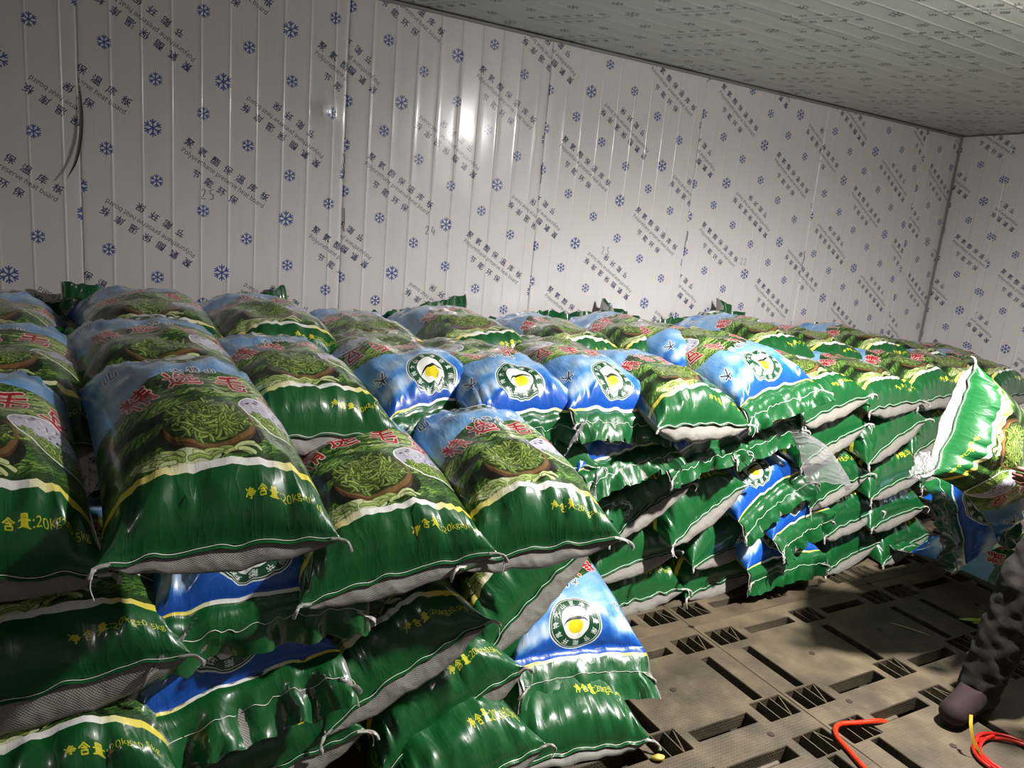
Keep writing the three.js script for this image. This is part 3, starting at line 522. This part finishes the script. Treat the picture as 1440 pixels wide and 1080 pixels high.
// ---------------------------------------------------------------- loose sacks at the right
N('sack lying on the pallets by the right edge, blue head towards the wall', 3.83, 0.07, 1.95, 0, 1, 0, { group: 'loose sacks at the right edge', tB: 0.06, rearUp: -0.1, film: [-1, 0.06, 0.5] });
N('sack lying on top of the one on the pallets, beside the worker', 3.96, 0.27, 1.86, -4, 2, -6, { group: 'loose sacks at the right edge', tB: 0.06, rearUp: -0.3 });
function posed(t, p, endDir, faceDir) {   // end points along endDir, print looks along faceDir
  const z = endDir.clone().normalize(), y = faceDir.clone().addScaledVector(z, -faceDir.dot(z)).normalize(), x = y.clone().cross(z);
  t.position.copy(p); t.quaternion.setFromRotationMatrix(new THREE.Matrix4().makeBasis(x, y, z)); return t;
}
posed(makeSack({ label: 'sack standing on its side beside the worker, badge end pointing left', group: 'loose sacks at the right edge', seed: 301, end: 'head', flap: 0.15, flapLen: 0.15, tT: 0.1, tB: 0.06, crush: 0.8 }), V(3.14, 0.56, 1.72), V(-1, -0.1, 0.12), V(0.06, 0.35, 0.94));
posed(makeSack({ label: 'sack carried at chest height by the worker, white seam corner towards the stack', group: 'loose sacks at the right edge', seed: 302, tT: 0.11, tB: 0.07, film: [1, 0.07, 0.8], W: 0.46, L: 0.56 }), V(2.66, 1.02, 1.90), V(-0.85, 0.52, 0.0), V(-0.22, 0.3, 0.93));

// ---------------------------------------------------------------- the worker, mostly outside the frame
const smin = (a, b, k) => { const h = clamp(0.5 + 0.5 * (b - a) / k, 0, 1); return b + (a - b) * h - k * h * (1 - h); };
function cone(p, a, b, ra, rb) { // distance to a tapered capsule
  const bax = b.x - a.x, bay = b.y - a.y, baz = b.z - a.z, pax = p.x - a.x, pay = p.y - a.y, paz = p.z - a.z;
  const t = clamp((pax * bax + pay * bay + paz * baz) / (bax * bax + bay * bay + baz * baz + 1e-9), 0, 1);
  return Math.hypot(pax - bax * t, pay - bay * t, paz - baz * t) - (ra + (rb - ra) * t);
}
function meshField(centre, half, res, sdf) {
  const mc = new MarchingCubes(res, new THREE.MeshBasicMaterial(), false, false, 260000), p = V(0, 0, 0), n = mc.size, h = n / 2;
  for (let k = 0; k < n; k++) for (let j = 0; j < n; j++) for (let i = 0; i < n; i++) { p.set(centre.x + (i - h) / h * half, centre.y + (j - h) / h * half, centre.z + (k - h) / h * half); mc.field[i + j * n + k * n * n] = -sdf(p); }
  mc.isolation = 0; mc.update();
  const g = new THREE.BufferGeometry(), pos = new Float32Array(mc.count * 3), nor = new Float32Array(mc.count * 3);
  for (let i = 0; i < mc.count; i++) { for (let c = 0; c < 3; c++) { pos[i * 3 + c] = mc.positionArray[i * 3 + c] * half + centre.getComponent(c); nor[i * 3 + c] = mc.normalArray[i * 3 + c]; } }
  g.setAttribute('position', new THREE.BufferAttribute(pos, 3)); g.setAttribute('normal', new THREE.BufferAttribute(nor, 3));
  const uv = new Float32Array(mc.count * 2); for (let i = 0; i < mc.count; i++) { uv[i * 2] = pos[i * 3] * 0.9 + pos[i * 3 + 2] * 0.9; uv[i * 2 + 1] = pos[i * 3 + 1]; } g.setAttribute('uv', new THREE.BufferAttribute(uv, 2));
  return g;
}
{
  const J = { hipF: V(2.96, 0.92, 2.22), hipB: V(3.0, 0.92, 2.42), kneeF: V(2.79, 0.50, 2.16), kneeB: V(3.02, 0.48, 2.46), ankF: V(2.71, 0.10, 2.12), ankB: V(3.14, 0.10, 2.50), toeF: V(2.54, 0.05, 2.14), toeB: V(2.98, 0.045, 2.50), heelF: V(2.76, 0.05, 2.12), heelB: V(3.19, 0.05, 2.5),
    pelvis: V(2.99, 0.97, 2.32), waist: V(2.97, 1.10, 2.32), chest: V(2.93, 1.28, 2.30), neck: V(2.87, 1.45, 2.29), head: V(2.82, 1.58, 2.28), shR: V(2.94, 1.37, 2.11), shL: V(2.91, 1.37, 2.48), elR: V(3.04, 1.10, 2.12), elL: V(2.88, 1.09, 2.55), wrR: V(2.875, 0.90, 2.075), wrL: V(2.76, 0.93, 2.36) };
  const trousers = (p, q) => smin(smin(smin(cone(p, J.hipF, J.kneeF, 0.098 + q, 0.072 + q), cone(p, J.kneeF, J.ankF, 0.072 + q, 0.05 + q * 1.4), 0.03), smin(cone(p, J.hipB, J.kneeB, 0.098 + q, 0.072 + q), cone(p, J.kneeB, J.ankB, 0.072 + q, 0.05 + q * 1.4), 0.03), 0.03), cone(p, J.pelvis, J.waist, 0.145 + q, 0.135 + q), 0.06);
  const trunk = (p, q) => { let d = smin(cone(p, J.waist, J.chest, 0.13 + q, 0.15 + q), cone(p, J.shR, J.shL, 0.075 + q, 0.075 + q), 0.08); d = smin(d, cone(p, J.pelvis, J.waist, 0.14 + q, 0.13 + q), 0.05); return d; };
  const arms = (p, q) => Math.min(smin(cone(p, J.shR, J.elR, 0.062 + q, 0.046 + q), cone(p, J.elR, J.wrR, 0.045 + q, 0.03 + q), 0.02), smin(cone(p, J.shL, J.elL, 0.062 + q, 0.046 + q), cone(p, J.elL, J.wrL, 0.045 + q, 0.03 + q), 0.02));
  const headSdf = (p) => {
    let d = cone(p, V(J.head.x + 0.012, J.head.y + 0.03, J.head.z), V(J.head.x - 0.018, J.head.y - 0.055, J.head.z), 0.094, 0.062);
    d = smin(d, cone(p, J.neck, J.head, 0.056, 0.056), 0.03);
    const f = (a, b, c) => V(J.head.x - a, J.head.y + b, J.head.z + c);      // a: forward, c: to the worker's left
    d = smin(d, cone(p, f(0.078, 0.022, 0), f(0.104, -0.022, 0), 0.010, 0.015), 0.014);        // nose
    d = smin(d, cone(p, f(0.075, 0.036, -0.04), f(0.075, 0.036, 0.04), 0.013, 0.013), 0.015);  // brow
    d = smin(d, cone(p, f(0.072, -0.055, -0.018), f(0.072, -0.055, 0.018), 0.010, 0.010), 0.010); // lips
    d = smin(d, cone(p, f(0.06, -0.095, 0), f(0.062, -0.1, 0), 0.026, 0.024), 0.02);            // chin
    for (const s of [-1, 1]) { d = smin(d, cone(p, f(-0.012, 0.02, s * 0.088), f(-0.006, -0.03, s * 0.084), 0.013, 0.010), 0.008); d = Math.max(d, -cone(p, f(0.09, 0.012, s * 0.032), f(0.092, 0.012, s * 0.036), 0.012, 0.012)); d = smin(d, cone(p, f(0.074, 0.012, s * 0.032), f(0.075, 0.012, s * 0.034), 0.013, 0.013), 0.004); }
    return d;
  };
  const skinBody = (p) => { let d = smin(smin(trousers(p, -0.012), trunk(p, -0.012), 0.04), arms(p, 0), 0.04); d = smin(d, cone(p, J.chest, J.neck, 0.1, 0.056), 0.05); d = smin(d, cone(p, J.neck, J.head, 0.055, 0.055), 0.03); for (const [a, h, t] of [[J.ankF, J.heelF, J.toeF], [J.ankB, J.heelB, J.toeB]]) d = smin(d, smin(cone(p, h, t, 0.036, 0.03), cone(p, a, h, 0.04, 0.036), 0.02), 0.03); return d; };
  const handSdf = (wr, fwd, palmN, curl) => {            // palm, four fingers, thumb from the side of the palm
    const side = fwd.clone().cross(palmN).normalize(), at = (f, s, n) => wr.clone().addScaledVector(fwd, f).addScaledVector(side, s).addScaledVector(palmN, n), bones = [];
    for (const [i, [s, l]] of [[-0.032, 0.078], [-0.011, 0.088], [0.011, 0.082], [0.031, 0.066]].entries()) {
      let q = at(0.088 - 0.004 * Math.abs(i - 1.2), s, 0), a = 0; const r = 0.0095 - 0.0006 * i;
      for (const [f, k] of [[0.46, 0.75], [0.30, 1.0], [0.24, 0.8]]) { a += curl * k * (1 + 0.06 * i); const e = q.clone().addScaledVector(fwd, Math.cos(a) * l * f).addScaledVector(palmN, Math.sin(a) * l * f); bones.push([q, e, r, r * 0.88]); q = e; }
    }
    const t0 = at(0.03, -0.034, 0.004), t1 = at(0.062, -0.06, 0.02), t2 = at(0.084, -0.062, 0.046);
    bones.push([t0, t1, 0.014, 0.011], [t1, t2, 0.011, 0.009]);
    const palm = [[at(0.01, 0, 0), at(0.08, -0.026, 0), 0.022, 0.014], [at(0.01, 0.004, 0), at(0.082, -0.004, 0), 0.022, 0.0145], [at(0.01, 0.008, 0), at(0.08, 0.024, 0), 0.021, 0.0135], [at(-0.03, 0, 0), at(0.02, 0, 0), 0.028, 0.024]];
    return (p) => { let d = 1; for (const [a, b, ra, rb] of palm) d = smin(d, cone(p, a, b, ra, rb), 0.012); let e = 1; for (const [a, b, ra, rb] of bones) e = Math.min(e, cone(p, a, b, ra, rb)); return smin(d, e, 0.006); };
  };
  const person = thing('person', 'worker in dark patterned trousers at the right edge, one hand on a sack', 'person');
  const skin = new THREE.MeshPhysicalMaterial({ color: 0x7d5040, roughness: 0.55, sheen: 0.2 });
  const dirR = V(-0.9, -0.32, 0.28).normalize(), dirL = V(-0.85, -0.05, -0.5).normalize();
  const parts = [meshField(V(2.87, 0.86, 2.31), 0.92, 104, skinBody), meshField(J.head.clone().add(V(0, -0.01, 0)), 0.17, 80, headSdf),
    meshField(J.wrR.clone().addScaledVector(dirR, 0.07), 0.13, 84, handSdf(J.wrR, dirR, V(-0.25, 0.1, -0.96).addScaledVector(dirR, 0.0).normalize(), 0.55)), meshField(J.wrL.clone().addScaledVector(dirL, 0.07), 0.13, 84, handSdf(J.wrL, dirL, V(-0.3, 0.95, -0.1).normalize(), 0.5))];
  mesh('body', mergeGeometries(parts), skin, person);
  const camo = (() => {
    const [cv, c] = canvas(512, 512), r = mulberry(31); c.fillStyle = '#100e0b'; c.fillRect(0, 0, 512, 512);
    for (let k = 0; k < 150; k++) { c.fillStyle = ['#080706', '#15110d', '#1d1711', '#0d0d0a', '#261e16', '#131410'][k % 6]; const x = r() * 512, y = r() * 512; for (const dx of [-512, 0, 512]) for (const dy of [-512, 0, 512]) { c.beginPath(); c.moveTo(x + dx, y + dy); for (let i = 0; i < 7; i++) c.lineTo(x + dx + Math.cos(i) * (14 + ((k * 13 + i * 29) % 34)), y + dy + Math.sin(i) * (10 + ((k * 7 + i * 17) % 26))); c.closePath(); c.fill(); } }
    return canvasTexture(cv);
  })();
  camo.repeat.set(2.6, 2.6);
  const camoMat = new THREE.MeshStandardMaterial({ map: camo, roughness: 0.9, bumpMap: dust, bumpScale: 0.004 });
  const fold = (p) => 0.006 * n3(p.x * 14, p.y * 20, p.z * 14);
  mesh('trousers', meshField(V(2.94, 0.62, 2.33), 0.58, 90, (p) => Math.max(trousers(p, 0.012) + fold(p), 0.085 - p.y, p.y - 1.10)), camoMat, person);
  mesh('jacket', meshField(V(2.93, 1.20, 2.30), 0.48, 84, (p) => { let d = smin(trunk(p, 0.014), arms(p, 0.014), 0.04) + fold(p); return Math.max(d, 0.90 - p.y, -cone(p, J.wrR, J.wrR.clone().addScaledVector(dirR, 0.2), 0.05, 0.1), -cone(p, J.wrL, J.wrL.clone().addScaledVector(dirL, 0.2), 0.05, 0.1), -cone(p, J.neck, J.head, 0.055, 0.08)); }), new THREE.MeshStandardMaterial({ map: camo, color: 0x9a9488, roughness: 0.9 }), person);
  mesh('hair', meshField(J.head.clone().add(V(0.02, 0.04, 0)), 0.15, 60, (p) => Math.max(cone(p, V(J.head.x + 0.014, J.head.y + 0.034, J.head.z), V(J.head.x + 0.02, J.head.y - 0.01, J.head.z), 0.106, 0.094) + 0.002 * n3(p.x * 60, p.y * 60, p.z * 60), -cone(p, V(J.head.x - 0.12, J.head.y - 0.06, J.head.z), V(J.head.x - 0.09, J.head.y + 0.0, J.head.z), 0.09, 0.075), J.head.y - 0.05 - p.y)), new THREE.MeshStandardMaterial({ color: 0x14100d, roughness: 0.7 }), person);
  const shoeMat = new THREE.MeshStandardMaterial({ color: 0x23110f, roughness: 0.85 }), soleMat = new THREE.MeshStandardMaterial({ color: 0x241a17, roughness: 0.8 });
  for (const [a, h, t] of [[J.ankF, J.heelF, J.toeF], [J.ankB, J.heelB, J.toeB]]) {
    const mid = h.clone().lerp(t, 0.5).add(V(0, 0.03, 0)), raw = (p, q) => smin(smin(cone(p, h, t, 0.044 + q, 0.038 + q), cone(p, a, h, 0.05 + q, 0.044 + q), 0.03), cone(p, a, t, 0.045 + q, 0.036 + q), 0.03);
    const shoe = mesh('shoe', meshField(mid, 0.18, 64, (p) => Math.max(raw(p, 0), 0.014 - p.y, p.y - a.y - 0.012)), shoeMat, person);
    mesh('sole', meshField(mid, 0.18, 64, (p) => Math.max(raw(p, 0.006), 0.001 - p.y, p.y - 0.016)), soleMat, shoe);
  }
}

// ---------------------------------------------------------------- small things on the floor
const plastic = (c) => new THREE.MeshPhysicalMaterial({ color: c, roughness: 0.35, clearcoat: 0.4 });
tag(mesh('hose', tube([V(2.40, -0.06, 2.03), V(2.345, -0.012, 2.032), V(2.30, 0.009, 2.036), V(2.22, 0.010, 2.015), V(2.135, 0.010, 1.995), V(2.085, 0.010, 2.03), V(2.055, 0.010, 2.11), V(2.02, 0.010, 2.22), V(1.98, 0.010, 2.4), V(1.99, 0.010, 2.7)], 0.0085, 90, 10), plastic(0xd8320f), scene), 'orange hose curling over the pallets at the bottom edge', 'hose');
{
  const pts = []; for (let i = 0; i <= 70; i++) { const a = i / 70 * TAU * 2.4 + 2.6, r = 0.10 + 0.012 * Math.sin(i * 0.35); pts.push(V(2.56 + Math.cos(a) * r * 1.15, 0.008 + 0.006 * (i / 70) + 0.004 * Math.abs(Math.sin(i * 0.3)), 2.335 + Math.sin(a) * r)); }
  tag(mesh('cable_coil', tube(pts, 0.006, 240, 8), plastic(0xb0190f), scene), 'red cable lying in loops in the bottom right corner', 'cable');
  const g = new THREE.PlaneGeometry(0.011, 1, 1, 20), p = g.attributes.position, c = new THREE.CatmullRomCurve3([V(2.47, 0.002, 2.30), V(2.44, 0.05, 2.27), V(2.435, 0.10, 2.25), V(2.45, 0.13, 2.235)]);
  for (let i = 0; i < p.count; i++) { const q = c.getPoint(clamp(p.getY(i) + 0.5, 0, 1)); p.setXYZ(i, q.x + p.getX(i) * 0.8, q.y, q.z + p.getX(i) * 0.6); }
  g.computeVertexNormals(); tag(mesh('binding_strap', g, new THREE.MeshStandardMaterial({ color: 0xc9a92c, roughness: 0.5, side: THREE.DoubleSide }), scene), 'thin yellow binding strap sticking up beside the red cable', 'strap');
}
const podMat = new THREE.MeshStandardMaterial({ color: 0xd9cf9a, roughness: 0.7 }), leafMat = new THREE.MeshPhysicalMaterial({ color: 0xa9bf4a, roughness: 0.6, side: THREE.DoubleSide });
function scrap(name, label, category, pts, r0, mat) {   // a tapering, slightly flattened bit
  const g = new THREE.TubeGeometry(new THREE.CatmullRomCurve3(pts), 14, 1, 7), p = g.attributes.position, c = new THREE.CatmullRomCurve3(pts);
  for (let i = 0; i <= 14; i++) { const q = c.getPointAt(i / 14), w = r0 * Math.sin(Math.PI * (0.08 + 0.84 * i / 14)); for (let j = 0; j <= 7; j++) { const k = i * 8 + j; p.setXYZ(k, q.x + (p.getX(k) - q.x) * w, q.y + (p.getY(k) - q.y) * w * 0.6, q.z + (p.getZ(k) - q.z) * w); } }
  g.computeVertexNormals(); return tag(mesh(name, g, mat, scene), label, category, 'bits of pod and stalk on the pallets');
}
scrap('pod_husk', 'pale empty pod in the pallet opening nearest the bottom edge', 'husk', [V(1.80, -0.125, 1.83), V(1.83, -0.118, 1.84), V(1.855, -0.122, 1.86)], 0.011, podMat);
scrap('pod_husk', 'small pale pod beside another in a pallet opening', 'husk', [V(1.885, -0.125, 1.82), V(1.90, -0.12, 1.825), V(1.93, -0.125, 1.82)], 0.008, podMat);
scrap('stalk', 'pale dry stalk fallen along a long pallet slot', 'stalk', [V(2.015, -0.13, 1.60), V(2.012, -0.10, 1.66), V(2.018, -0.06, 1.73)], 0.006, podMat);
scrap('pod_husk', 'yellowish pod by the corner of the bottom sack of the near stack', 'husk', [V(1.435, 0.004, 1.87), V(1.455, 0.012, 1.885), V(1.48, 0.005, 1.88)], 0.013, new THREE.MeshStandardMaterial({ color: 0xc9b95a, roughness: 0.6 }));
scrap('stalk', 'long thin pale stalk lying straight in the worker’s shadow', 'stalk', [V(2.99, 0.003, 1.60), V(3.03, 0.004, 1.67), V(3.065, 0.003, 1.74)], 0.003, podMat);
for (let k = 0; k < 5; k++) {   // fallen leaves
  const g = new THREE.PlaneGeometry(0.035, 0.11, 4, 8), p = g.attributes.position;
  for (let i = 0; i < p.count; i++) { const y = p.getY(i) / 0.11 + 0.5, x = p.getX(i) * Math.sin(Math.PI * clamp(y * 0.92 + 0.05, 0, 1)); p.setXYZ(i, x, 0.03 * y * y + Math.abs(x) * 0.5, p.getY(i)); }
  g.computeVertexNormals(); const m = tag(mesh('bean_leaf', g, leafMat, scene), 'yellow green bean leaf lying on the pallet beside the worker', 'leaf', 'bean leaves on the pallet beside the worker');
  m.position.set(3.36 + k * 0.04, 0.006 + 0.008 * (k % 2), 1.74 + 0.03 * (k % 3)); m.rotation.set(0.25 * (k % 3) - 0.2, 1.3 * k, 0.2);
}

// ---------------------------------------------------------------- hand over
renderer.render(scene, camera);
